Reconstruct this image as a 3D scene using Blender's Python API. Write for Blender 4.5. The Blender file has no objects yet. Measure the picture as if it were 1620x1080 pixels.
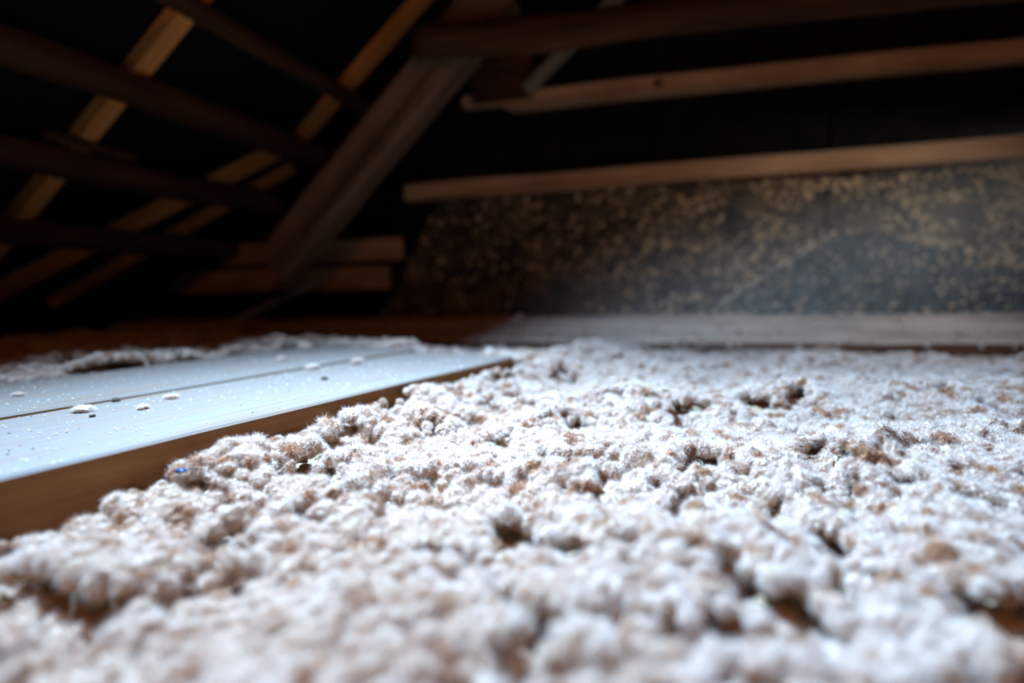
import bpy, bmesh, math, random
import numpy as np
from mathutils import Vector, Matrix, noise

random.seed(7)
rng = np.random.default_rng(11)
scene = bpy.context.scene
COL = scene.collection

# ------------------------------------------------------------------ camera
CAM_Z = 0.32
F_PX = 930.0
yaw, pitch, roll = math.atan(270 / 930), math.atan(84 / 930), math.atan(0.023)
fw = Vector((-math.sin(yaw) * math.cos(pitch), math.cos(yaw) * math.cos(pitch), -math.sin(pitch)))
r0 = Vector((math.cos(yaw), math.sin(yaw), 0)); u0 = r0.cross(fw)
rt = r0 * math.cos(roll) - u0 * math.sin(roll)
up = r0 * math.sin(roll) + u0 * math.cos(roll)
cam_data = bpy.data.cameras.new('camera')
cam = bpy.data.objects.new('camera', cam_data); COL.objects.link(cam)
cam.matrix_world = Matrix(((rt.x, up.x, -fw.x, 0), (rt.y, up.y, -fw.y, 0), (rt.z, up.z, -fw.z, CAM_Z), (0, 0, 0, 1)))
cam_data.sensor_width = 36.0
cam_data.lens = F_PX / 1620 * 36.0
cam_data.clip_start = 0.01
cam_data.dof.use_dof = True
cam_data.dof.focus_distance = 0.60
cam_data.dof.aperture_fstop = 1.5
scene.camera = cam

# ------------------------------------------------------------------ world, light, exposure
world = bpy.data.worlds.new('attic_air'); scene.world = world
world.use_nodes = True
world.node_tree.nodes['Background'].inputs[0].default_value = (0.30, 0.42, 0.6, 1)
world.node_tree.nodes['Background'].inputs[1].default_value = 0.001

def area_light(name, loc, target, size, energy, color, spread):
    d = bpy.data.lights.new(name, 'AREA'); d.shape = 'DISK'; d.size = size
    d.energy = energy; d.color = color; d.spread = math.radians(spread)
    o = bpy.data.objects.new(name, d); COL.objects.link(o); o.location = loc
    o.rotation_euler = (Vector(target) - Vector(loc)).to_track_quat('-Z', 'Y').to_euler()
    return o
def spot_light(name, loc, target, energy, color, angle, blend, radius):
    d = bpy.data.lights.new(name, 'SPOT'); d.energy = energy; d.color = color
    d.spot_size = math.radians(angle); d.spot_blend = blend; d.shadow_soft_size = radius
    o = bpy.data.objects.new(name, d); COL.objects.link(o); o.location = loc
    o.rotation_euler = (Vector(target) - Vector(loc)).to_track_quat('-Z', 'Y').to_euler()
    return o
# assumed cool key light: an unseen area light added above the insulation
area_light('assumed_key_light', (-0.56, 0.52, 1.15), (-0.12, 0.56, 0.15), 0.04, 46.0, (0.262, 0.535, 1.0), 107)
# added weak warm fill: an unseen point light behind and above the viewer
pd = bpy.data.lights.new('warm_fill', 'POINT'); pd.energy = 10.0; pd.color = (1.0, 0.40, 0.12); pd.shadow_soft_size = 0.04
warm_fill = bpy.data.objects.new('warm_fill', pd); COL.objects.link(warm_fill); warm_fill.location = (0.45, -0.55, 1.35)
# assumed unseen spot light, added to rake the right of the gable wall
spot_light('assumed_gable_light', (1.05, 0.60, 0.98), (0.36, 1.85, 0.32), 27.0, (0.80, 0.96, 0.98), 44, 1.0, 0.05)

vs = scene.view_settings
vs.view_transform = 'Standard'; vs.look = 'None'; vs.exposure = 0.0; vs.gamma = 1.0
vs.use_curve_mapping = False
scene.cycles.use_denoising = True
scene.cycles.use_adaptive_sampling = True
scene.cycles.adaptive_threshold = 0.03
scene.cycles.diffuse_bounces = 5
scene.cycles.max_bounces = 10
scene.cycles.volume_bounces = 1

# ------------------------------------------------------------------ materials
def new_mat(name):
    m = bpy.data.materials.new(name); m.use_nodes = True
    nt = m.node_tree; b = nt.nodes['Principled BSDF']
    b.inputs['Specular IOR Level'].default_value = 0.15
    return m, nt, b
def ramp(nt, stops):
    n = nt.nodes.new('ShaderNodeValToRGB'); e = n.color_ramp.elements
    while len(e) < len(stops): e.new(0.5)
    for i, (p, c) in enumerate(stops):
        e[i].position = p; e[i].color = (*c, 1)
    return n
def wood(name, dark, light, rough=0.8, axis=0, stretch=14.0, scale=30.0, dust=0.0, dust_color=(0.86, 0.83, 0.80), bump=0.25, dust_lo=0.25, dust_hi=0.6):
    """grain drawn out along one object axis; dust lies where the face looks up"""
    m, nt, b = new_mat(name)
    L = nt.links
    tc = nt.nodes.new('ShaderNodeTexCoord'); mp = nt.nodes.new('ShaderNodeMapping')
    s = [scale, scale, scale]; s[axis] = scale / stretch
    mp.inputs['Scale'].default_value = s
    L.new(tc.outputs['Object'], mp.inputs['Vector'])
    n1 = nt.nodes.new('ShaderNodeTexNoise'); n1.inputs['Scale'].default_value = 1.0
    n1.inputs['Detail'].default_value = 6; n1.inputs['Roughness'].default_value = 0.65
    n1.inputs['Distortion'].default_value = 0.6
    L.new(mp.outputs[0], n1.inputs['Vector'])
    n2 = nt.nodes.new('ShaderNodeTexNoise'); n2.inputs['Scale'].default_value = 5.0
    n2.inputs['Detail'].default_value = 4
    L.new(tc.outputs['Object'], n2.inputs['Vector'])
    mid = tuple((a + c) / 2 for a, c in zip(dark, light))
    r = ramp(nt, [(0.30, dark), (0.52, mid), (0.72, light)])
    L.new(n1.outputs['Fac'], r.inputs[0])
    mx = nt.nodes.new('ShaderNodeMix'); mx.data_type = 'RGBA'; mx.blend_type = 'MULTIPLY'
    mx.inputs[0].default_value = 0.5
    r2 = ramp(nt, [(0.35, (0.55, 0.5, 0.46)), (0.65, (1, 1, 1))])
    L.new(n2.outputs['Fac'], r2.inputs[0])
    L.new(r.outputs[0], mx.inputs[6]); L.new(r2.outputs[0], mx.inputs[7])
    col = mx.outputs[2]
    if dust > 0:
        g = nt.nodes.new('ShaderNodeNewGeometry'); sp = nt.nodes.new('ShaderNodeSeparateXYZ')
        L.new(g.outputs['True Normal'], sp.inputs[0])
        mr = nt.nodes.new('ShaderNodeMapRange'); mr.inputs[1].default_value = dust_lo; mr.inputs[2].default_value = dust_hi
        mr.inputs[4].default_value = dust
        L.new(sp.outputs['Z'], mr.inputs[0])
        n3 = nt.nodes.new('ShaderNodeTexNoise'); n3.inputs['Scale'].default_value = 1.6; n3.inputs['Detail'].default_value = 8
        n3.inputs['Roughness'].default_value = 0.7
        L.new(mp.outputs[0], n3.inputs['Vector'])
        r3 = ramp(nt, [(0.32, (0.35, 0.35, 0.35)), (0.56, (1, 1, 1))])
        L.new(n3.outputs['Fac'], r3.inputs[0])
        ml = nt.nodes.new('ShaderNodeMath'); ml.operation = 'MULTIPLY'
        L.new(mr.outputs[0], ml.inputs[0]); L.new(r3.outputs[0], ml.inputs[1])
        md = nt.nodes.new('ShaderNodeMix'); md.data_type = 'RGBA'
        L.new(ml.outputs[0], md.inputs[0]); L.new(col, md.inputs[6]); md.inputs[7].default_value = (*dust_color, 1)
        col = md.outputs[2]
    L.new(col, b.inputs['Base Color'])
    b.inputs['Roughness'].default_value = rough
    bp = nt.nodes.new('ShaderNodeBump'); bp.inputs['Strength'].default_value = bump; bp.inputs['Distance'].default_value = 0.004
    L.new(n1.outputs['Fac'], bp.inputs['Height']); L.new(bp.outputs[0], b.inputs['Normal'])
    return m
def fluff_mat(name, c1, c2, scale=50.0, trans=0.25):
    m, nt, b = new_mat(name); L = nt.links
    nt.nodes.remove(b)
    out = nt.nodes['Material Output']
    tc = nt.nodes.new('ShaderNodeNewGeometry')
    n = nt.nodes.new('ShaderNodeTexNoise'); n.inputs['Scale'].default_value = scale; n.inputs['Detail'].default_value = 5
    L.new(tc.outputs['Position'], n.inputs['Vector'])
    r = ramp(nt, [(0.352, c1), (0.482, c2)]); L.new(n.outputs['Fac'], r.inputs[0])
    d = nt.nodes.new('ShaderNodeBsdfDiffuse'); t = nt.nodes.new('ShaderNodeBsdfTranslucent')
    L.new(r.outputs[0], d.inputs[0]); L.new(r.outputs[0], t.inputs[0])
    mx = nt.nodes.new('ShaderNodeMixShader'); mx.inputs[0].default_value = trans
    L.new(d.outputs[0], mx.inputs[1]); L.new(t.outputs[0], mx.inputs[2]); L.new(mx.outputs[0], out.inputs[0])
    return m
def core_mat(name, c1, c2, scale=50.0):
    m, nt, b = new_mat(name); L = nt.links
    g = nt.nodes.new('ShaderNodeNewGeometry')
    n = nt.nodes.new('ShaderNodeTexNoise'); n.inputs['Scale'].default_value = scale; n.inputs['Detail'].default_value = 4
    L.new(g.outputs['Position'], n.inputs['Vector'])
    r = ramp(nt, [(0.352, c1), (0.482, c2)]); L.new(n.outputs['Fac'], r.inputs[0]); L.new(r.outputs[0], b.inputs['Base Color'])
    b.inputs['Roughness'].default_value = 1.0; b.inputs['Specular IOR Level'].default_value = 0.0
    return m
def mottled(name, c1, c2, scale, rough=0.9, bump=0.4, dist=0.004):
    m, nt, b = new_mat(name); L = nt.links
    tc = nt.nodes.new('ShaderNodeTexCoord')
    n = nt.nodes.new('ShaderNodeTexNoise'); n.inputs['Scale'].default_value = scale; n.inputs['Detail'].default_value = 7
    n.inputs['Roughness'].default_value = 0.65
    L.new(tc.outputs['Object'], n.inputs['Vector'])
    r = ramp(nt, [(0.38, c1), (0.64, c2)]); L.new(n.outputs['Fac'], r.inputs[0])
    L.new(r.outputs[0], b.inputs['Base Color']); b.inputs['Roughness'].default_value = rough
    bp = nt.nodes.new('ShaderNodeBump'); bp.inputs['Strength'].default_value = bump; bp.inputs['Distance'].default_value = dist
    L.new(n.outputs['Fac'], bp.inputs['Height']); L.new(bp.outputs[0], b.inputs['Normal'])
    return m

M = {
    'plank': wood('planed_pine', (0.22, 0.085, 0.03), (0.38, 0.17, 0.065), dust=1.0, axis=1, stretch=26, scale=60, bump=0.12, dust_color=(0.235, 0.160, 0.113)),
    'plate': wood('old_plate_wood', (0.08, 0.026, 0.010), (0.19, 0.07, 0.026), dust=0.95, axis=0, dust_color=(0.58, 0.36, 0.23), dust_lo=0.1, dust_hi=0.4),
    'old_log': wood('dark_old_log', (0.032, 0.010, 0.003), (0.11, 0.037, 0.011), axis=1, dust=0.25, dust_color=(0.18, 0.09, 0.05), dust_lo=0.5, dust_hi=0.95),
    'old_beam': wood('grey_brown_beam', (0.085, 0.038, 0.020), (0.27, 0.135, 0.075), axis=0, stretch=10, scale=24, bump=0.6),
    'batten': wood('sawn_batten', (0.40, 0.175, 0.080), (0.66, 0.34, 0.175), axis=0, dust=0.6, dust_color=(0.42, 0.32, 0.25)),
    'orange': wood('fresh_batten', (0.60, 0.185, 0.042), (0.90, 0.345, 0.090), axis=0),
    'pale': wood('pale_batten', (0.16, 0.11, 0.07), (0.28, 0.21, 0.15), axis=0),
    'membrane': mottled('black_membrane', (0.0035, 0.0025, 0.0018), (0.006, 0.0045, 0.0035), 9.0, 0.8),
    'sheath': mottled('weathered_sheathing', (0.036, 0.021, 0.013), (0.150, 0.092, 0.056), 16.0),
    'sheath_dark': mottled('dark_shaded_sheathing', (0.003, 0.0022, 0.0016), (0.011, 0.008, 0.006), 14.0),  # darker copy of the sheathing: upper-wall shade put into the colour
    'flap': mottled('blue_grey_sheeting', (0.024, 0.022, 0.018), (0.105, 0.095, 0.078), 30.0),
    'fluff': fluff_mat('wood_fibre', (0.52, 0.245, 0.115), (0.80, 0.585, 0.43), trans=0.12),  # random brown patches in the fibre tone also stand in for shaded pits
    'core': core_mat('wood_fibre_core', (0.46, 0.195, 0.085), (0.74, 0.50, 0.33)),  # browner than the fibres: pit shade put into the colour
    'fleck': fluff_mat('clinging_fibre', (0.36, 0.20, 0.10), (0.58, 0.36, 0.20), 90.0, 0.1),
    'bed': fluff_mat('wood_fibre_bed', (0.46, 0.24, 0.11), (0.60, 0.36, 0.20)),  # browner than the tufts, so the colour deepens the pits like shade
    'crumb': mottled('brown_crumb', (0.10, 0.07, 0.04), (0.28, 0.20, 0.12), 200.0),
    'floor': mottled('floor_boards', (0.10, 0.07, 0.05), (0.22, 0.16, 0.11), 8.0),
    'knot': mottled('wood_knot', (0.05, 0.022, 0.010), (0.12, 0.055, 0.025), 90.0),
    'nail': mottled('rusty_nail', (0.05, 0.03, 0.02), (0.12, 0.07, 0.05), 200.0),
}
mb, ntb, bb = new_mat('blue_plastic')
bb.inputs['Base Color'].default_value = (0.008, 0.022, 0.075, 1); bb.inputs['Roughness'].default_value = 0.45
bb.inputs['Specular IOR Level'].default_value = 0.35
M['blue'] = mb

# ------------------------------------------------------------------ helpers
def tag(o, label=None, cat=None, group=None, kind=None):
    if label: o['label'] = label
    if cat: o['category'] = cat
    if group: o['group'] = group
    if kind: o['kind'] = kind
    return o
def link(name, me, mat, parent=None, smooth=False):
    if mat and not me.materials: me.materials.append(mat)
    o = bpy.data.objects.new(name, me); COL.objects.link(o)
    if smooth:
        me.polygons.foreach_set('use_smooth', [True] * len(me.polygons))
    if parent: o.parent = parent
    return o
def mesh_of(name, verts, faces):
    me = bpy.data.meshes.new(name); me.from_pydata([tuple(v) for v in verts], [], faces); me.update()
    return me
def frame_from(a, b, upv=(0, 0, 1)):
    """matrix with X from a to b, Z as near upv as possible, origin at a"""
    a, b = Vector(a), Vector(b); x = (b - a).normalized()
    y = Vector(upv).cross(x).normalized(); z = x.cross(y)
    return Matrix(((x.x, y.x, z.x, a.x), (x.y, y.y, z.y, a.y), (x.z, y.z, z.z, a.z), (0, 0, 0, 1))), (b - a).length
def timber(name, a, b, w, h, mat, upv=(0, 0, 1), parent=None, seg=14, wob=0.0015, bevel=0.003, seed=0, notch=None):
    """sawn timber from a to b: rectangular section with eased edges and slight waviness"""
    mtx, ln = frame_from(a, b, upv)
    e = bevel
    sec = [(-w/2+e, -h/2), (w/2-e, -h/2), (w/2, -h/2+e), (w/2, h/2-e), (w/2-e, h/2), (-w/2+e, h/2), (-w/2, h/2-e), (-w/2, -h/2+e)]
    vs, fs = [], []
    n = len(sec)
    for i in range(seg + 1):
        x = ln * i / seg
        oy = noise.noise(Vector((x * 3, seed * 7.1, 0.3))) * wob * 2
        oz = noise.noise(Vector((x * 3, seed * 3.7, 5.3))) * wob * 2
        sc = 1 + noise.noise(Vector((x * 6, seed * 1.9, 9.3))) * wob * 8
        for (y, z) in sec:
            zz = z * sc + oz
            if notch and x < notch[0] and z < 0: zz = z * sc + oz + notch[1]
            vs.append((x, y * sc + oy, zz))
    for i in range(seg):
        for k in range(n):
            p, q = i * n + k, i * n + (k + 1) % n
            fs.append((p, q, q + n, p + n))
    fs.append(tuple(reversed(range(n)))); fs.append(tuple(range(seg * n, seg * n + n)))
    o = link(name, mesh_of(name, vs, fs), mat, parent)
    o.matrix_world = mtx
    return o
def log(name, a, b, ra, rb, mat, seed=0, seg=26, ring=14, wob=0.006, flat=None, parent=None):
    """round pole from a to b along its own Y axis, tapering, with swellings"""
    a, b = Vector(a), Vector(b); y = (b - a).normalized()
    x = y.cross(Vector((0, 0, 1))).normalized(); z = x.cross(y)
    mtx = Matrix(((x.x, y.x, z.x, a.x), (x.y, y.y, z.y, a.y), (x.z, y.z, z.z, a.z), (0, 0, 0, 1)))
    ln = (b - a).length; vs, fs = [], []
    for i in range(seg + 1):
        t = i / seg; yy = ln * t
        r = ra + (rb - ra) * t
        ox = noise.noise(Vector((yy * 2.2, seed * 5.3, 1))) * wob * 1.6; oz = noise.noise(Vector((yy * 2.2, seed * 5.3, 8))) * wob * 1.6
        for k in range(ring):
            an = 2 * math.pi * k / ring
            rr = r * (1 + 0.16 * noise.noise(Vector((math.cos(an) * 1.3 + seed, yy * 5, math.sin(an) * 1.3))))
            vs.append((math.cos(an) * rr + ox, yy, max(math.sin(an) * rr, -r * (flat or 9)) + oz))
    for i in range(seg):
        for k in range(ring):
            p, q = i * ring + k, i * ring + (k + 1) % ring
            fs.append((p, p + ring, q + ring, q))
    fs.append(tuple(range(ring))); fs.append(tuple(reversed(range(seg * ring, seg * ring + ring))))
    o = link(name, mesh_of(name, vs, fs), mat, parent, smooth=True)
    o.matrix_world = mtx
    return o
def prism(name, poly, y0, y1, mat, parent=None):
    """outline in the X-Z plane given thickness along Y"""
    n = len(poly)
    vs = [(x, y0, z) for x, z in poly] + [(x, y1, z) for x, z in poly]
    fs = [tuple(range(n)), tuple(reversed(range(n, 2 * n)))]
    for k in range(n):
        j = (k + 1) % n; fs.append((k, k + n, j + n, j))
    return link(name, mesh_of(name, vs, fs), mat, parent)

def vnoise(x, y, seed):
    """smooth 2-D value noise in [-1, 1] on numpy arrays"""
    xi = np.floor(x).astype(np.int64); yi = np.floor(y).astype(np.int64)
    fx = x - xi; fy = y - yi
    fx = fx * fx * (3 - 2 * fx); fy = fy * fy * (3 - 2 * fy)
    def hsh(a, b):
        h = (a * 374761393 + b * 668265263 + seed * 974634777) & 0xFFFFFFFF
        h = ((h ^ (h >> 13)) * 1274126177) & 0xFFFFFFFF
        return ((h ^ (h >> 16)) & 0xFFFF) / 32767.5 - 1
    v00, v10, v01, v11 = hsh(xi, yi), hsh(xi + 1, yi), hsh(xi, yi + 1), hsh(xi + 1, yi + 1)
    return (v00 * (1 - fx) + v10 * fx) * (1 - fy) + (v01 * (1 - fx) + v11 * fx) * fy

# ------------------------------------------------------------------ the setting
WALL_Y = 1.85
def slab(name, x0, x1, y0, y1, z0, z1, mat):
    vs = [(x, y, z) for z in (z0, z1) for y in (y0, y1) for x in (x0, x1)]
    fs = [(0, 2, 3, 1), (4, 5, 7, 6), (0, 1, 5, 4), (1, 3, 7, 5), (3, 2, 6, 7), (2, 0, 4, 6)]
    return link(name, mesh_of(name, vs, fs), mat)
tag(slab('floor', -2.35, 2.3, -0.6, 1.98, -0.04, 0.0, M['floor']), 'dark boarded attic floor hidden beneath the loose insulation', kind='structure')
wall = tag(slab('wall_back', -2.35, 2.3, WALL_Y + 0.012, 1.98, 0.0, 1.9, M['membrane']), 'dark gable end wall behind the battens', kind='structure')

# left roof slope: z = ROOF0 + SL * x along the batten centre lines
SL = 0.748; ROOF0 = 1.73
NRM = Vector((0.599, 0, -0.8007))          # into the attic
def roof(x, y, off=0.0):
    return Vector((x, y, ROOF0 + SL * x)) + NRM * off
def roof_sheet(name, xa, xb, f, mat, label):
    vs = []
    for x in (xa, xb):
        for y in (-0.6, WALL_Y + 0.012):
            vs.append((x, y, f(x)))
    t = 0.02
    vs += [(x, y, z + t) for x, y, z in vs]
    fs = [(0, 1, 3, 2), (4, 6, 7, 5), (0, 2, 6, 4), (1, 5, 7, 3), (0, 4, 5, 1), (2, 3, 7, 6)]
    return tag(link(name, mesh_of(name, vs, fs), mat), label, kind='structure')
roof_sheet('ceiling_left', -2.26, 0.12, lambda x: ROOF0 + SL * x + 0.035, M['membrane'], 'black roofing underlay of the left roof slope')
roof_sheet('ceiling_right', 0.12, 2.3, lambda x: ROOF0 + SL * 0.24 - SL * x + 0.035, M['membrane'], 'black roofing underlay of the right roof slope')

# sheathing boards on the gable wall, children of the wall
SY0, SY1 = WALL_Y, WALL_Y + 0.011
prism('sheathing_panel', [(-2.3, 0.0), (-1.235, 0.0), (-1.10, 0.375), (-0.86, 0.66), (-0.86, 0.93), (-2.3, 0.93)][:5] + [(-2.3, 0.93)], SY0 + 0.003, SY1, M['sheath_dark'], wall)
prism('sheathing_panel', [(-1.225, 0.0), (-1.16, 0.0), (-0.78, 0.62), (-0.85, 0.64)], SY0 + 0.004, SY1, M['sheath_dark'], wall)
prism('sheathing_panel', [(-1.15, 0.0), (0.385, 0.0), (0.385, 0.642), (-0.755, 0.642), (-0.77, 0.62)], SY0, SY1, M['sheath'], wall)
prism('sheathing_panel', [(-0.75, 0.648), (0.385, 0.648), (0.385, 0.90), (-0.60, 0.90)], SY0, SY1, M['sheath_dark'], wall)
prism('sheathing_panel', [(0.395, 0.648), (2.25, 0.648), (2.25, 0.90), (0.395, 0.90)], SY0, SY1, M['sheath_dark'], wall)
prism('sheathing_panel', [(0.393, 0.0), (2.25, 0.0), (2.25, 0.642), (0.393, 0.642)], SY0 + 0.001, SY1, M['sheath'], wall)

# ------------------------------------------------------------------ roof timbers, left slope
PG = 'dark round purlins of the left roof slope'
def purlin(x, off, y0, y1, ra, rb, seed, label):
    c0, c1 = roof(x, y0, off), roof(x, y1, off)
    return tag(log('purlin', c0, c1, ra, rb, M['old_log'], seed), label, 'purlin', PG)
purlin(-1.024, 0.0, 0.25, 1.79, 0.021, 0.026, 1, 'thinnest dark round purlin crossing the roof highest up at the left')
purlin(-1.212, 0.0, 0.25, 1.79, 0.036, 0.040, 2, 'thick dark round purlin running from upper left to the slanting beam')
purlin(-1.410, 0.0, 0.25, 1.79, 0.030, 0.038, 3, 'dark round purlin with a thin lath lying along its top')
purlin(-1.606, 0.0, 0.25, 1.79, 0.028, 0.034, 4, 'lowest and darkest round purlin just above the short boards')
for o in list(COL.objects):
    if o.name.startswith('purlin'): o.location += NRM * 0.058
tag(timber('lath', roof(-1.362, 0.99, 0.037), roof(-1.372, 1.22, 0.037), 0.02, 0.018, M['old_log'], upv=-NRM, seed=3),
    'thin brown lath resting on the middle left purlin', 'lath')

def up_batten(name, xa, xb, ya, yb, w, h, mat, label, group, off=0.0, seed=0):
    return tag(timber(name, roof(xa, ya, off), roof(xb, yb, off), w, h, mat, upv=-NRM, seed=seed), label, 'batten', group)
BG = 'battens laid over the left purlins'
up_batten('roof_batten', -1.95, -0.60, 1.10, 1.105, 0.044, 0.038, M['orange'], 'bright orange roof batten climbing across the top left corner', BG, seed=1)
up_batten('roof_batten', -1.20, -0.45, 1.715, 1.65, 0.046, 0.036, M['orange'], 'pale orange roof batten just left of the big slanting beam', BG, seed=2)
def brace(pa, pb, w, label, seed):
    return tag(timber('roof_batten', roof(*pa, 0.0), roof(*pb, 0.0), w, 0.03, M['orange'], upv=-NRM, seed=seed), label, 'batten', BG)
brace((-1.90, 1.155), (-1.24, 1.695), 0.056, 'wider of two slanting roof battens low behind the left purlins', 5)
brace((-1.90, 1.37), (-1.30, 1.80), 0.036, 'narrower slanting roof batten nearest the gable, low behind the left purlins', 6)

# ------------------------------------------------------------------ big slanting beam and gable timbers
bm_beam = timber('slanting_beam', (-1.155, 1.50, 0.399), (-0.44, 1.50, 1.075), 0.10, 0.125, M['old_beam'], upv=(-0.69, 0, 0.72), seg=30, wob=0.004, bevel=0.014, seed=8)
tag(bm_beam, 'heavy grey-brown slanting beam with a long split, in the middle', 'beam')
# the long drying split: a recessed dark sliver on the face towards the viewer
def sliver(name, x0, x1, y, z0, z1, wdt, mat, parent):
    vs, fs = [], []
    n = 16
    for i in range(n + 1):
        t = i / n; x = x0 + (x1 - x0) * t
        z = z0 + (z1 - z0) * t + noise.noise(Vector((x * 14, 2, 0))) * 0.004
        w = wdt * math.sin(math.pi * min(max(t, 0.04), 0.96)) ** 0.6
        vs += [(x, y, z - w / 2), (x, y, z + w / 2), (x, y + 0.006, z + w / 2), (x, y + 0.006, z - w / 2)]
    for i in range(n):
        for k in range(4):
            p, q = i * 4 + k, i * 4 + (k + 1) % 4
            fs.append((p, q, q + 4, p + 4))
    fs += [(3, 2, 1, 0), (n * 4, n * 4 + 1, n * 4 + 2, n * 4 + 3)]
    return link(name, mesh_of(name, vs, fs), mat, parent)
sp = sliver('split', 0.14, 0.72, -0.0545, -0.030, -0.020, 0.017, M['knot'], bm_beam)
tag(sp, 'dark split in the wood')

tag(log('tie_beam', (-0.64, 1.42, 0.937), (1.10, 1.42, 0.872), 0.041, 0.034, M['old_log'], 12, seg=40, wob=0.008),
    'dark round tie beam across the top, over the slanting beam', 'beam')
b1 = timber('wall_batten', (-0.879, 1.823, 0.642), (1.7, 1.823, 0.652), 0.05, 0.052, M['batten'], seg=40, wob=0.003, seed=14)
tag(b1, 'lower long sawn batten on the gable wall above the flecked sheathing', 'batten', 'long battens on the gable wall')
b2 = timber('wall_batten', (-0.668, 1.823, 0.902), (1.7, 1.823, 0.862), 0.05, 0.052, M['batten'], seg=60, wob=0.004, seed=15, notch=(0.13, 0.020))
tag(b2, 'upper long sawn batten with a knot and a thinned left end', 'batten', 'long battens on the gable wall')
def knot(parent, x, y, z, r):
    vs, fs = [], []
    n = 12
    for i in range(n):
        a = 2 * math.pi * i / n
        vs.append((x + math.cos(a) * r * 1.25, y, z + math.sin(a) * r))
    for i in range(n):
        a = 2 * math.pi * i / n
        vs.append((x + math.cos(a) * r * 0.7, y - 0.002, z + math.sin(a) * r * 0.6))
    for i in range(n): fs.append((i, (i + 1) % n, n + (i + 1) % n, n + i))
    fs.append(tuple(range(n, 2 * n)))
    o = link('knot', mesh_of('knot', vs, fs), M['knot'], parent)
    return tag(o, 'dark round knot')
knot(b2, 0.60, -0.0262, 0.004, 0.011)
tag(timber('short_board', (-1.62, 1.815, 0.465), (-0.905, 1.815, 0.462), 0.028, 0.076, M['batten'], seg=20, wob=0.004, seed=21),
    'upper of two short stub boards ending below the slanting beam', 'board', 'short boards on the gable wall')
tag(timber('short_board', (-2.0, 1.815, 0.374), (-0.957, 1.815, 0.366), 0.028, 0.082, M['batten'], seg=20, wob=0.004, seed=22),
    'lower and longer of two short stub boards, beside the faint light shaft', 'board', 'short boards on the gable wall')
tag(timber('packing_board', (-0.535, 1.80, 0.895), (-0.535, 1.80, 1.12), 0.19, 0.03, M['old_log'], upv=(0, -1, 0), seed=31),
    'dim brown packing board wedged between tie beam and upper batten', 'board')
tag(timber('pale_rafter', (-0.45, 1.76, 0.905), (-0.12, 1.76, 1.18), 0.03, 0.036, M['pale'], upv=(-0.64, 0, 0.77), seed=33),
    'pale narrow rafter glimpsed slanting behind the tie beam', 'rafter')

# wall plate: front edge plus a bevelled upper face on which dust has settled
def wall_plate():
    sec = [(1.675, 0.10), (1.675, 0.160), (1.682, 0.170), (1.735, 0.226), (1.84, 0.232), (1.84, 0.10)]
    vs, fs = [], []; n = len(sec); seg = 90; x0, x1 = -2.1, 1.75
    for i in range(seg + 1):
        x = x0 + (x1 - x0) * i / seg
        for k, (y, z) in enumerate(sec):
            j = 0.004 * noise.noise(Vector((x * 7, k * 0.7, 3)))
            vs.append((x, y + j * (1 < k < 5), z + j * (0 < k < 5)))
    for i in range(seg):
        for k in range(n):
            p, q = i * n + k, i * n + (k + 1) % n
            fs.append((p, p + n, q + n, q))
    fs += [tuple(range(n)), tuple(reversed(range(seg * n, seg * n + n)))]
    return link('wall_plate', mesh_of('wall_plate', vs, fs), M['plate'])
tag(wall_plate(), 'long dust-covered wall plate along the foot of the gable wall', 'beam')

# ------------------------------------------------------------------ planks
E0 = np.array([-0.464, 0.289]); DIR = np.array([0.161, 0.732]); DIR /= np.linalg.norm(DIR); NOR = np.array([-DIR[1], DIR[0]])
P_TOP = 0.195
def plank(w0, w1, s0, s1, th, label, seed):
    a = E0 + NOR * (w0 + w1) / 2 + DIR * s0
    ang = math.atan2(DIR[1], DIR[0]) - math.pi / 2
    W = w1 - w0; Ln = s1 - s0; e = 0.0025
    sec = [(-W/2, -th), (W/2, -th), (W/2, -e), (W/2 - e, 0), (-W/2 + e, 0), (-W/2, -e)]
    vs, fs = [], []; n = len(sec); seg = 44
    for i in range(seg + 1):
        y = Ln * i / seg
        for k, (x, z) in enumerate(sec):
            jx = 0.0012 * noise.noise(Vector((y * 9, seed, x * 3))); jz = 0.0007 * noise.noise(Vector((y * 5, seed + 4, x * 6)))
            vs.append((x + jx, y, z + jz))
    for i in range(seg):
        for k in range(n):
            p, q = i * n + k, i * n + (k + 1) % n
            fs.append((p, q, q + n, p + n))
    fs += [tuple(reversed(range(n))), tuple(range(seg * n, seg * n + n))]
    me = mesh_of('plank', vs, fs)
    bm = bmesh.new(); bm.from_mesh(me); bmesh.ops.recalc_face_normals(bm, faces=bm.faces); bm.to_mesh(me); bm.free()
    o = link('plank', me, M['plank'])
    o.location = (a[0], a[1], P_TOP); o.rotation_euler.z = ang
    o.location.z += 0.004 * (seed - 1)
    return tag(o, label, 'plank', 'dusty walkway planks')
plank_a = plank(0.0, 0.2485, -0.45, 0.765, 0.055, 'white-dusted plank in front, its brown edge meeting the loose fluff', 1)
plank_b = plank(0.2525, 0.535, -0.45, 0.80, 0.055, 'white-dusted plank behind the seam, nearest the dark eaves', 2)

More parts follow.
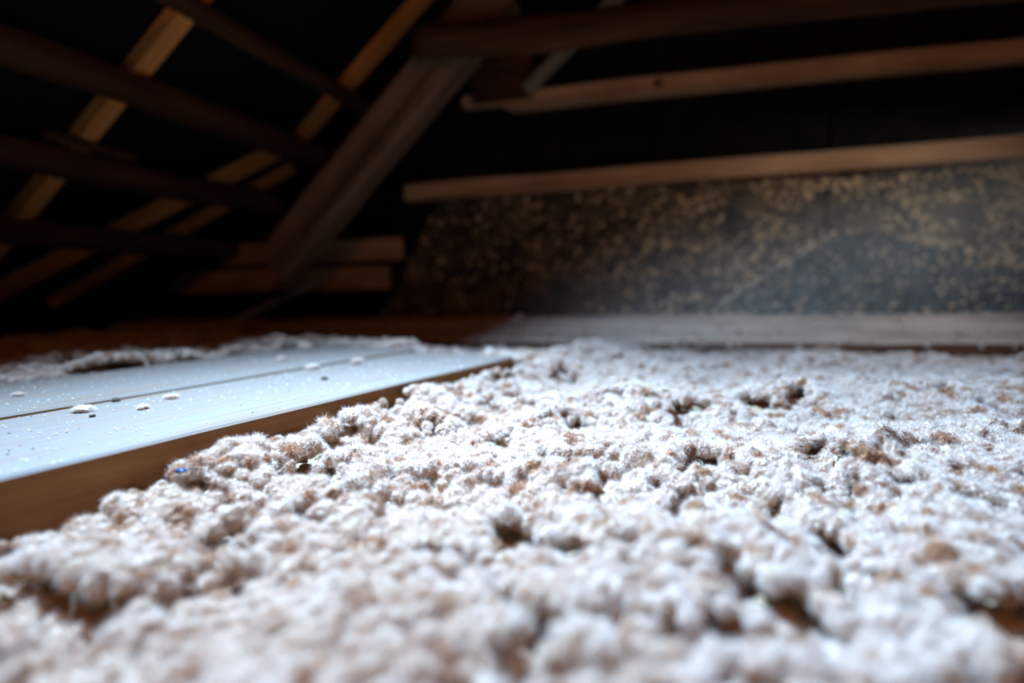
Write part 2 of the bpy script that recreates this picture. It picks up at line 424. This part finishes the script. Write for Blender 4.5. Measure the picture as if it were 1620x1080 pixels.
# ------------------------------------------------------------------ loose wood-fibre insulation
def smooth(a, b, x):
    t = np.clip((x - a) / (b - a), 0, 1); return t * t * (3 - 2 * t)
MOUNDS = [(-0.295, 0.612, 0.022, 0.045), (0.155, 0.925, 0.030, 0.055), (-0.345, 0.70, 0.010, 0.05), (-0.43, 0.455, 0.012, 0.04),
          (0.17, 0.61, 0.014, 0.05), (0.46, 0.98, 0.020, 0.08), (-0.02, 0.86, 0.012, 0.06), (0.30, 0.70, 0.016, 0.05), (-0.27, 0.43, 0.010, 0.05), (0.05, 0.40, 0.008, 0.05)]
def height(x, y):
    rx, ry = x - E0[0], y - E0[1]
    s = rx * DIR[0] + ry * DIR[1]; w = rx * NOR[0] + ry * NOR[1]      # along / across the planks (w>0 under them)
    gap = np.interp(s, [-0.3, -0.05, 0.03, 0.05, 0.08, 0.13, 0.20, 0.25, 0.40, 0.55, 0.70, 0.80], [0.045, 0.042, 0.038, 0.030, 0.018, 0.020, 0.020, 0.012, 0.007, 0.004, 0.001, -0.001])
    base = 0.150 + 0.010 * vnoise(x * 6 + 3, y * 6, 1) + 0.004 * vnoise(x * 12, y * 12 + 7, 5)
    edge = P_TOP - gap - 0.006
    k = np.exp(-np.maximum(-w, 0) / 0.07)
    h = base * (1 - k) + edge * k
    back = smooth(0.50, 0.56, w)                                       # heap behind the planks
    h = np.where(w > 0.3, P_TOP + 0.012 + 0.012 * vnoise(x * 16, y * 16, 6), h)
    past = smooth(0.78, 1.05, s)
    h = h * (1 - past * (w > 0)) + (past * (w > 0)) * (0.150 + 0.02 * np.exp(-(s - 0.78) / 0.2))
    h = h - 0.016 * smooth(1.42, 1.60, y)
    for mx, my, a, r in MOUNDS:
        h = h + a * np.exp(-((x - mx) ** 2 + (y - my) ** 2) / (r * r))
    return h, s, w
def lumps(x, y):
    a = vnoise(x / 0.032 + 2, y / 0.030, 24); b = vnoise(x / 0.016 + 5, y / 0.016, 25)
    return (0.0115 * vnoise(x / 0.085, y / 0.085, 21) + 0.0085 * vnoise(x / 0.045 + 9, y / 0.045, 22) + 0.0030 * vnoise(x / 0.019, y / 0.019 + 4, 23)
            - 0.027 * smooth(0.22, 0.38, a + 0.35 * b) - 0.012 * smooth(0.42, 0.6, b))

def clump_mesh(seed, fibres, subdiv=4):
    """lumpy tuft about 1 unit in radius, bristling with fine fibres"""
    rs = random.Random(seed)
    bm = bmesh.new(); bmesh.ops.create_icosphere(bm, subdivisions=subdiv, radius=1.0)
    off = Vector((seed * 3.1, seed * 1.7, seed * 0.9))
    for v in bm.verts:
        d = v.co.normalized()
        r = 0.66 + 0.34 * noise.noise(d * 1.5 + off) + 0.26 * noise.noise(d * 3.4 + off) + 0.13 * noise.noise(d * 8 + off) + 0.06 * noise.noise(d * 17 + off)
        v.co = d * r
    bm.normal_update()
    verts = [tuple(v.co) for v in bm.verts]; nrm = [v.normal.copy() for v in bm.verts]
    faces = [tuple(v.index for v in f.verts) for f in bm.faces]
    nb = len(verts); nf = len(faces); bm.free()
    for _ in range(fibres):
        i = rs.randrange(nb); p = Vector(verts[i]); n = nrm[i]
        d = (n + Vector((rs.gauss(0, 1), rs.gauss(0, 1), rs.gauss(0, 1))) * 0.75).normalized()
        ln = rs.uniform(0.12, 0.42)
        bend = Vector((rs.gauss(0, 1), rs.gauss(0, 1), rs.gauss(0, 1))) * 0.5 * ln
        sd = d.cross(Vector((rs.gauss(0, 1), rs.gauss(0, 1), rs.gauss(0, 1)))).normalized() * 0.0075
        q = p + d * ln * 0.5 + bend * 0.4; t = p + d * ln + bend
        k = len(verts)
        verts += [tuple(p - sd), tuple(p + sd), tuple(q + sd * 0.8), tuple(q - sd * 0.8), tuple(t)]
        faces += [(k, k + 1, k + 2, k + 3), (k + 3, k + 2, k + 4)]
    me = mesh_of('clump', verts, faces)
    me.materials.append(M['core']); me.materials.append(M['fluff'])
    idx = np.ones(len(faces), np.int32); idx[:nf] = 0
    me.polygons.foreach_set('material_index', idx)
    sm = np.zeros(len(faces), bool); sm[:nf] = True
    me.polygons.foreach_set('use_smooth', sm)
    return me
NVAR = 6
clumps = [clump_mesh(i + 1, 5000) for i in range(NVAR)]
src = bpy.data.collections.new('clump_sources')
for i, me in enumerate(clumps):
    src.objects.link(bpy.data.objects.new('clump_%d' % i, me))

def scatter_tree():
    nt = bpy.data.node_groups.new('scatter_clumps', 'GeometryNodeTree')
    nt.interface.new_socket('Geometry', in_out='INPUT', socket_type='NodeSocketGeometry')
    nt.interface.new_socket('Geometry', in_out='OUTPUT', socket_type='NodeSocketGeometry')
    N, L = nt.nodes, nt.links
    gi = N.new('NodeGroupInput'); go = N.new('NodeGroupOutput')
    ci = N.new('GeometryNodeCollectionInfo'); ci.inputs[0].default_value = src
    ci.inputs['Separate Children'].default_value = True; ci.inputs['Reset Children'].default_value = True
    ip = N.new('GeometryNodeInstanceOnPoints'); ip.inputs['Pick Instance'].default_value = True
    def attr(n, t):
        a = N.new('GeometryNodeInputNamedAttribute'); a.data_type = t; a.inputs[0].default_value = n; return a
    L.new(gi.outputs[0], ip.inputs['Points']); L.new(ci.outputs[0], ip.inputs['Instance'])
    L.new(attr('pick', 'INT').outputs[0], ip.inputs['Instance Index'])
    e2r = N.new('FunctionNodeEulerToRotation')
    L.new(attr('turn', 'FLOAT_VECTOR').outputs[0], e2r.inputs[0]); L.new(e2r.outputs[0], ip.inputs['Rotation'])
    L.new(attr('size', 'FLOAT_VECTOR').outputs[0], ip.inputs['Scale'])
    L.new(ip.outputs[0], go.inputs[0])
    return nt
TREE = scatter_tree()
def scatter(name, pts, sizes, label, cat, parent=None):
    n = len(pts)
    me = bpy.data.meshes.new(name); me.vertices.add(n); me.vertices.foreach_set('co', np.asarray(pts, np.float32).ravel())
    a = me.attributes.new('pick', 'INT', 'POINT'); a.data.foreach_set('value', rng.integers(0, NVAR, n).astype(np.int32))
    a = me.attributes.new('turn', 'FLOAT_VECTOR', 'POINT'); a.data.foreach_set('vector', rng.uniform(0, 6.283, (n, 3)).astype(np.float32).ravel())
    sz = np.stack([sizes * rng.uniform(0.85, 1.2, n), sizes * rng.uniform(0.85, 1.2, n), sizes * rng.uniform(0.7, 1.0, n)], 1)
    a = me.attributes.new('size', 'FLOAT_VECTOR', 'POINT'); a.data.foreach_set('vector', sz.astype(np.float32).ravel())
    o = link(name, me, M['fluff'], parent)
    md = o.modifiers.new('scatter', 'NODES'); md.node_group = TREE
    return tag(o, label, cat, kind='stuff')

# bed under the tufts
def bed():
    nx, ny = 300, 190
    xs = np.linspace(-2.0, 1.7, nx); ys = np.linspace(-0.45, 1.675, ny)
    X, Y = np.meshgrid(xs, ys); h, s, w = height(X, Y)
    under = (w > -0.04) & (w < 0.555) & (s < 0.83)
    Z = h + lumps(X, Y) - 0.024
    Z = np.where(under, np.minimum(Z, np.where(w < 0, h - 0.036, P_TOP - 0.07)), Z)
    # keep the heap clear of the eaves
    Z = np.minimum(Z, ROOF0 + SL * X - 0.08)
    vs = np.stack([X, Y, Z], -1).reshape(-1, 3)
    idx = np.arange(nx * ny).reshape(ny, nx)
    fs = np.stack([idx[:-1, :-1], idx[:-1, 1:], idx[1:, 1:], idx[1:, :-1]], -1).reshape(-1, 4)
    me = bpy.data.meshes.new('bed'); me.from_pydata(vs.tolist(), [], fs.tolist()); me.update()
    return me
GAP = 0.0088
gx, gy = np.meshgrid(np.arange(-1.75, 1.65, GAP), np.arange(-0.05, 1.67, GAP))
px = (gx + rng.uniform(-0.5, 0.5, gx.shape) * GAP).ravel(); py = (gy + rng.uniform(-0.5, 0.5, gy.shape) * GAP).ravel()
h, s, w = height(px, py)
keep = ~((w > -0.007) & (w < 0.548) & (s < 0.80))
keep &= (np.hypot(px, py) > 0.1)
keep &= (ROOF0 + SL * px > 0.36)
# outside the lens plus a margin there is no need of single tufts
ang = np.degrees(np.arctan2(px, py)); side = (ang < -64) | (ang > 33)
keep &= (ang > -88) & (ang < 80) & (~side | (rng.random(len(px)) < 0.42))
px, py = px[keep], py[keep]; side = side[keep]; h, s, w = h[keep], s[keep], w[keep]
sz = rng.uniform(0.0060, 0.0108, len(px)) * np.where(rng.random(len(px)) < 0.04, 1.35, 1.0)
sz[side] *= 1.55
pz = h + lumps(px, py) * (0.25 + 0.75 * smooth(0.008, 0.03, np.abs(w))) + rng.normal(0, 0.0012, len(px)) - 0.004
near = (w > -0.016) & (w < 0.0) & (s < 0.8); sz[near] *= 0.6; pz[near] = np.minimum(pz[near], P_TOP - 0.002)
fluff = scatter('loose_insulation', np.stack([px, py, pz], 1), sz, 'pale loose wood-fibre insulation heaped over the whole attic floor', 'insulation')
bo = link('insulation_bed', bed(), M['bed'], fluff, smooth=True); bo['kind'] = 'stuff'

# fluff settled along the wall plate
n = 420
fx = rng.uniform(-0.95, 1.4, n); fy = rng.uniform(1.655, 1.83, n)
fz = np.where(fy < 1.675, 0.155, np.interp(fy, [1.675, 1.735, 1.84], [0.165, 0.226, 0.232]))
fs_ = rng.uniform(0.003, 0.008, n)
ex = np.stack([np.array([-0.475, -0.470, -0.482, -0.468, -0.49, -0.46]), np.array([1.71, 1.712, 1.705, 1.70, 1.69, 1.69]), np.array([0.210, 0.228, 0.222, 0.200, 0.188, 0.185])], 1)
pts = np.concatenate([np.stack([fx, fy, fz], 1), ex]); ssz = np.concatenate([fs_, np.full(6, 0.014)])
scatter('settled_fluff', pts, ssz, 'small tufts of fibre settled along the wall plate', 'insulation')

# flecks of fibre clinging to the sheathing: too many and small to count
def flecks():
    base = bmesh.new(); bmesh.ops.create_icosphere(base, subdivisions=1, radius=1.0)
    bv = [v.co.copy() for v in base.verts]; bf = [tuple(v.index for v in f.verts) for f in base.faces]; base.free()
    vs, fs = [], []
    rs = random.Random(5)
    cnt = 0
    while cnt < 3600:
        x = rs.uniform(-1.15, 1.6); z = rs.uniform(0.20, 0.90)
        if x < -0.775 + (z - 0.62) * 0.61: continue
        dens = 0.30 + 0.7 * min(max((x + 0.5) / 1.0, 0), 1)
        if z > 0.62: continue
        cl = noise.noise(Vector((x * 9, 3, z * 9))) * 0.9 + 0.55
        if rs.random() > dens * cl: continue
        r = rs.uniform(0.0022, 0.0075) * (1.7 if rs.random() < 0.07 else 1)
        k = len(vs); ry = r * rs.uniform(0.35, 0.6); rx = r * rs.uniform(0.8, 1.6); a = rs.uniform(0, 3.14)
        for c in bv:
            q = c * (0.75 + rs.random() * 0.5)
            X, Z = q.x * rx, q.z * r
            vs.append((x + X * math.cos(a) - Z * math.sin(a), WALL_Y - ry * 0.3 + q.y * ry, z + X * math.sin(a) + Z * math.cos(a)))
        fs += [tuple(i + k for i in f) for f in bf]
        cnt += 1
    return mesh_of('flecks', vs, fs)
fo = link('fibre_flecks', flecks(), M['fleck'], wall); fo['kind'] = 'stuff'; fo['label'] = 'tan fibre flecks clinging to the sheathing'

# loose flap of sheeting bulging from the foot of the gable wall, its slanting upper edge crusted with fibre
def flap():
    top = [(0.06, 0.232), (0.13, 0.272), (0.25, 0.352), (0.405, 0.452), (0.52, 0.446), (0.66, 0.400), (0.80, 0.352), (1.0, 0.30), (1.2, 0.235)]
    vs, fs = [], []; cols, rows = 60, 14
    tx = np.array([p[0] for p in top]); tz = np.array([p[1] for p in top])
    def front(x, z, v):
        return WALL_Y - 0.004 - 0.045 * (1 - v) ** 1.3 - 0.010 * (1 + noise.noise(Vector((x * 7, 1, z * 7)))) * (1 - v * 0.7) - 0.006 * noise.noise(Vector((x * 20, 4, z * 20)))
    for i in range(cols + 1):
        x = 0.06 + 1.14 * i / cols; zt = float(np.interp(x, tx, tz)); 
        for j in range(rows + 1):
            v = j / rows; z = 0.225 + (zt - 0.225) * v
            vs.append((x, min(front(x, z, v), WALL_Y - 0.004), z))
    R = rows + 1
    for i in range(cols):
        for j in range(rows):
            fs.append((i * R + j, (i + 1) * R + j, (i + 1) * R + j + 1, i * R + j + 1))
    return link('sheeting_flap', mesh_of('sheeting_flap', vs, fs), M['flap'], smooth=True), tx, tz
fl, tx, tz = flap()
fl.modifiers.new('thickness', 'SOLIDIFY').thickness = 0.002
tag(fl, 'blue-grey flap of sheeting sagging against the right of the gable wall', 'sheeting')
fv = [v.co.copy() for v in fl.data.vertices]
rs = random.Random(8); bmc = bmesh.new()
for i in range(520):
    p = rs.choice(fv) + Vector((rs.uniform(-0.01, 0.01), -0.002, rs.uniform(-0.006, 0.006)))
    if p.z < 0.228: continue
    res = bmesh.ops.create_icosphere(bmc, subdivisions=1, radius=rs.uniform(0.002, 0.0065), matrix=Matrix.Translation(p) @ Matrix.Diagonal((rs.uniform(0.8, 1.5), 0.45, 1, 1)))
    for v in res['verts']: v.co += (v.co - p) * rs.uniform(-0.3, 0.3)
me = bpy.data.meshes.new('flap_flecks'); bmc.to_mesh(me); bmc.free()
ff = link('fibre_flecks', me, M['fleck'], fl); ff['kind'] = 'stuff'; ff['label'] = 'tan fibre flecks clinging to the flap'
t = np.linspace(0, 1, 46); ex_ = 0.10 + 0.31 * t
crust = np.stack([ex_ + rng.normal(0, 0.002, 46), np.full(46, WALL_Y - 0.008), np.interp(ex_, tx, tz) + rng.normal(0.002, 0.002, 46)], 1)
cv = []
me = bpy.data.meshes.new('crust')
bmc = bmesh.new()
for i, p in enumerate(crust):
    r = 0.0038 + 0.004 * abs(noise.noise(Vector((i * 0.9, 0, 0))))
    res = bmesh.ops.create_icosphere(bmc, subdivisions=2, radius=r, matrix=Matrix.Translation(Vector(p)))
    for v in res['verts']: v.co += Vector((0, 0, 0.0016)) * noise.noise(v.co * 300)
bmc.to_mesh(me); bmc.free()
co = link('fibre_crust', me, M['fluff'], fl); co['kind'] = 'stuff'; co['label'] = 'line of tan fibre along the upper edge'

# ------------------------------------------------------------------ small things lying about
def tuft(px_, py_, size, flat, variant, label, mat='fluff', sub=False):
    me = clumps[variant] if mat == 'fluff' else clumps[variant].copy()
    if mat != 'fluff': me.materials.clear(); me.materials.append(M[mat]); me.materials.append(M[mat])
    o = bpy.data.objects.new('fibre_tuft' if mat == 'fluff' else 'bark_crumb', me); COL.objects.link(o)
    lift = 0.004 if (px_ - E0[0]) * NOR[0] + (py_ - E0[1]) * NOR[1] > 0.25 else 0.0
    o.location = (px_, py_, P_TOP + lift + size * flat * 0.5); o.scale = (size * 1.2, size * 0.9, size * flat)
    o.rotation_euler.z = variant * 1.3 + px_ * 20
    return tag(o, label, 'tuft' if mat == 'fluff' else 'crumb', 'tufts and crumbs lying on the planks')
tuft(-0.637, 0.484, 0.0125, 0.42, 0, 'largest flat fibre tuft on the front plank close to the seam')
tuft(-0.579, 0.508, 0.0075, 0.55, 1, 'small white tuft on the front plank, right of the flat tuft')
tuft(-0.600, 0.566, 0.0085, 0.5, 2, 'low white tuft beside the plank seam, beyond the dark crumb')
tuft(-0.585, 0.832, 0.0125, 0.5, 3, 'broad white tuft covering the far end of the plank seam')
tuft(-0.700, 0.905, 0.0095, 0.5, 4, 'small tuft on the rear plank, beyond the end of the seam')
tuft(-0.549, 0.911, 0.0125, 0.5, 5, 'white tuft on the planks nearest their far end')
tuft(-0.900, 0.850, 0.0125, 0.95, 1, 'round bright tuft standing on the rear edge of the planks')
tuft(-0.776, 1.080, 0.0140, 0.9, 2, 'round tan tuft at the far rear corner of the planks')
tuft(-0.804, 0.531, 0.0075, 0.5, 3, 'tiny white tuft on the rear plank at the left border')
tuft(-0.655, 0.539, 0.0058, 0.6, 0, 'dark olive crumb lying on the plank seam', 'crumb')
tuft(-0.598, 0.464, 0.0034, 0.6, 1, 'dark speck just in front of the largest flat tuft', 'crumb')
tuft(-0.495, 0.731, 0.0062, 0.5, 2, 'brown crumb on the front plank towards its far end', 'crumb')
# specks of dust and splinter on both planks
def specks(parent, W, s_lo, s_hi, cnt, seed):
    rs = random.Random(seed); vs, fs = [], []
    for _ in range(cnt):
        x = rs.uniform(-W / 2 + 0.004, W / 2 - 0.004); y = rs.uniform(s_lo, s_hi); r = rs.uniform(0.0004, 0.0015)
        k = len(vs)
        for d in ((r, 0, 0), (0, r, 0), (-r, 0, 0), (0, -r, 0), (0, 0, r), (0, 0, -r)):
            vs.append((x + d[0] * rs.uniform(0.6, 1.6), y + d[1] * rs.uniform(0.6, 1.6), r * 0.3 + d[2] * 0.7))
        fs += [(k + a, k + b, k + c) for a, b, c in ((0, 1, 4), (1, 2, 4), (2, 3, 4), (3, 0, 4), (1, 0, 5), (2, 1, 5), (3, 2, 5), (0, 3, 5))]
    return mesh_of('specks', vs, fs)
for pl, W, sd in ((plank_a, 0.2485, 1), (plank_b, 0.2835, 2)):
    d1 = link('dust_specks', specks(pl, W, 0.45, 1.2, 420, sd), M['fluff'], pl); d1['kind'] = 'stuff'
    d2 = link('dirt_specks', specks(pl, W, 0.45, 1.2, 60, sd + 9), M['crumb'], pl); d2['kind'] = 'stuff'

# the blue chip half sunk in the fibre by the plank
bmq = bmesh.new(); bmesh.ops.create_uvsphere(bmq, u_segments=20, v_segments=12, radius=1.0)
for v in bmq.verts: v.co.z *= 0.5 if v.co.z > 0 else 0.35
me = bpy.data.meshes.new('chip'); bmq.to_mesh(me); bmq.free()
chip = link('plastic_chip', me, M['blue'], smooth=True)
chip.scale = (0.0052, 0.0040, 0.0045); chip.location = (-0.409, 0.390, 0.172)
tag(chip, 'small shiny dark blue chip half sunk in the insulation near the planks', 'chip')

# ------------------------------------------------------------------ dust in the air
def volume_mat(name, color, density, soft=1.0, nscale=3.0):
    m = bpy.data.materials.new(name); m.use_nodes = True; nt = m.node_tree; nt.nodes.clear(); L = nt.links
    out = nt.nodes.new('ShaderNodeOutputMaterial'); v = nt.nodes.new('ShaderNodeVolumeScatter')
    v.inputs['Color'].default_value = (*color, 1)
    tc = nt.nodes.new('ShaderNodeTexCoord'); ln = nt.nodes.new('ShaderNodeVectorMath'); ln.operation = 'LENGTH'
    L.new(tc.outputs['Object'], ln.inputs[0])
    mr = nt.nodes.new('ShaderNodeMapRange'); mr.inputs[1].default_value = 1.0; mr.inputs[2].default_value = 1.0 - soft
    mr.interpolation_type = 'SMOOTHSTEP'; mr.inputs[4].default_value = density
    L.new(ln.outputs['Value'], mr.inputs[0])
    n = nt.nodes.new('ShaderNodeTexNoise'); n.inputs['Scale'].default_value = nscale; n.inputs['Detail'].default_value = 2
    L.new(tc.outputs['Object'], n.inputs['Vector'])
    r = ramp(nt, [(0.3, (0.4, 0.4, 0.4)), (0.7, (1, 1, 1))]); L.new(n.outputs['Fac'], r.inputs[0])
    ml = nt.nodes.new('ShaderNodeMath'); ml.operation = 'MULTIPLY'
    L.new(mr.outputs[0], ml.inputs[0]); L.new(r.outputs[0], ml.inputs[1]); L.new(ml.outputs[0], v.inputs['Density'])
    L.new(v.outputs[0], out.inputs['Volume'])
    return m
def ellipsoid(name, loc, scale, rot, mat):
    bm = bmesh.new(); bmesh.ops.create_icosphere(bm, subdivisions=3, radius=1.0)
    me = bpy.data.meshes.new(name); bm.to_mesh(me); bm.free()
    o = link(name, me, mat); o.location = loc; o.scale = scale; o.rotation_euler = rot
    return o
dc = ellipsoid('dust_cloud', (0.35, 1.45, 0.36), (0.95, 0.30, 0.26), (0, math.radians(-14), 0), volume_mat('floating_dust', (0.98, 0.78, 0.58), 0.8, 0.9, 2.0))
tag(dc, 'thin drifting cloud of dust before the right of the gable wall', 'dust', kind='stuff')
# slanting shaft of lit dust in front of the short boards
a, b = Vector((-1.72, 1.60, 0.125)), Vector((-0.955, 1.60, 0.400))
sh = ellipsoid('light_shaft', (a + b) / 2, ((b - a).length / 2, 0.018, 0.014), (0, -math.atan2(b.z - a.z, b.x - a.x), 0), volume_mat('shaft_dust', (0.95, 0.93, 0.9), 70.0, 0.7, 1.2))
tag(sh, 'faint narrow shaft of lit dust slanting past the short boards', 'dust', kind='stuff')
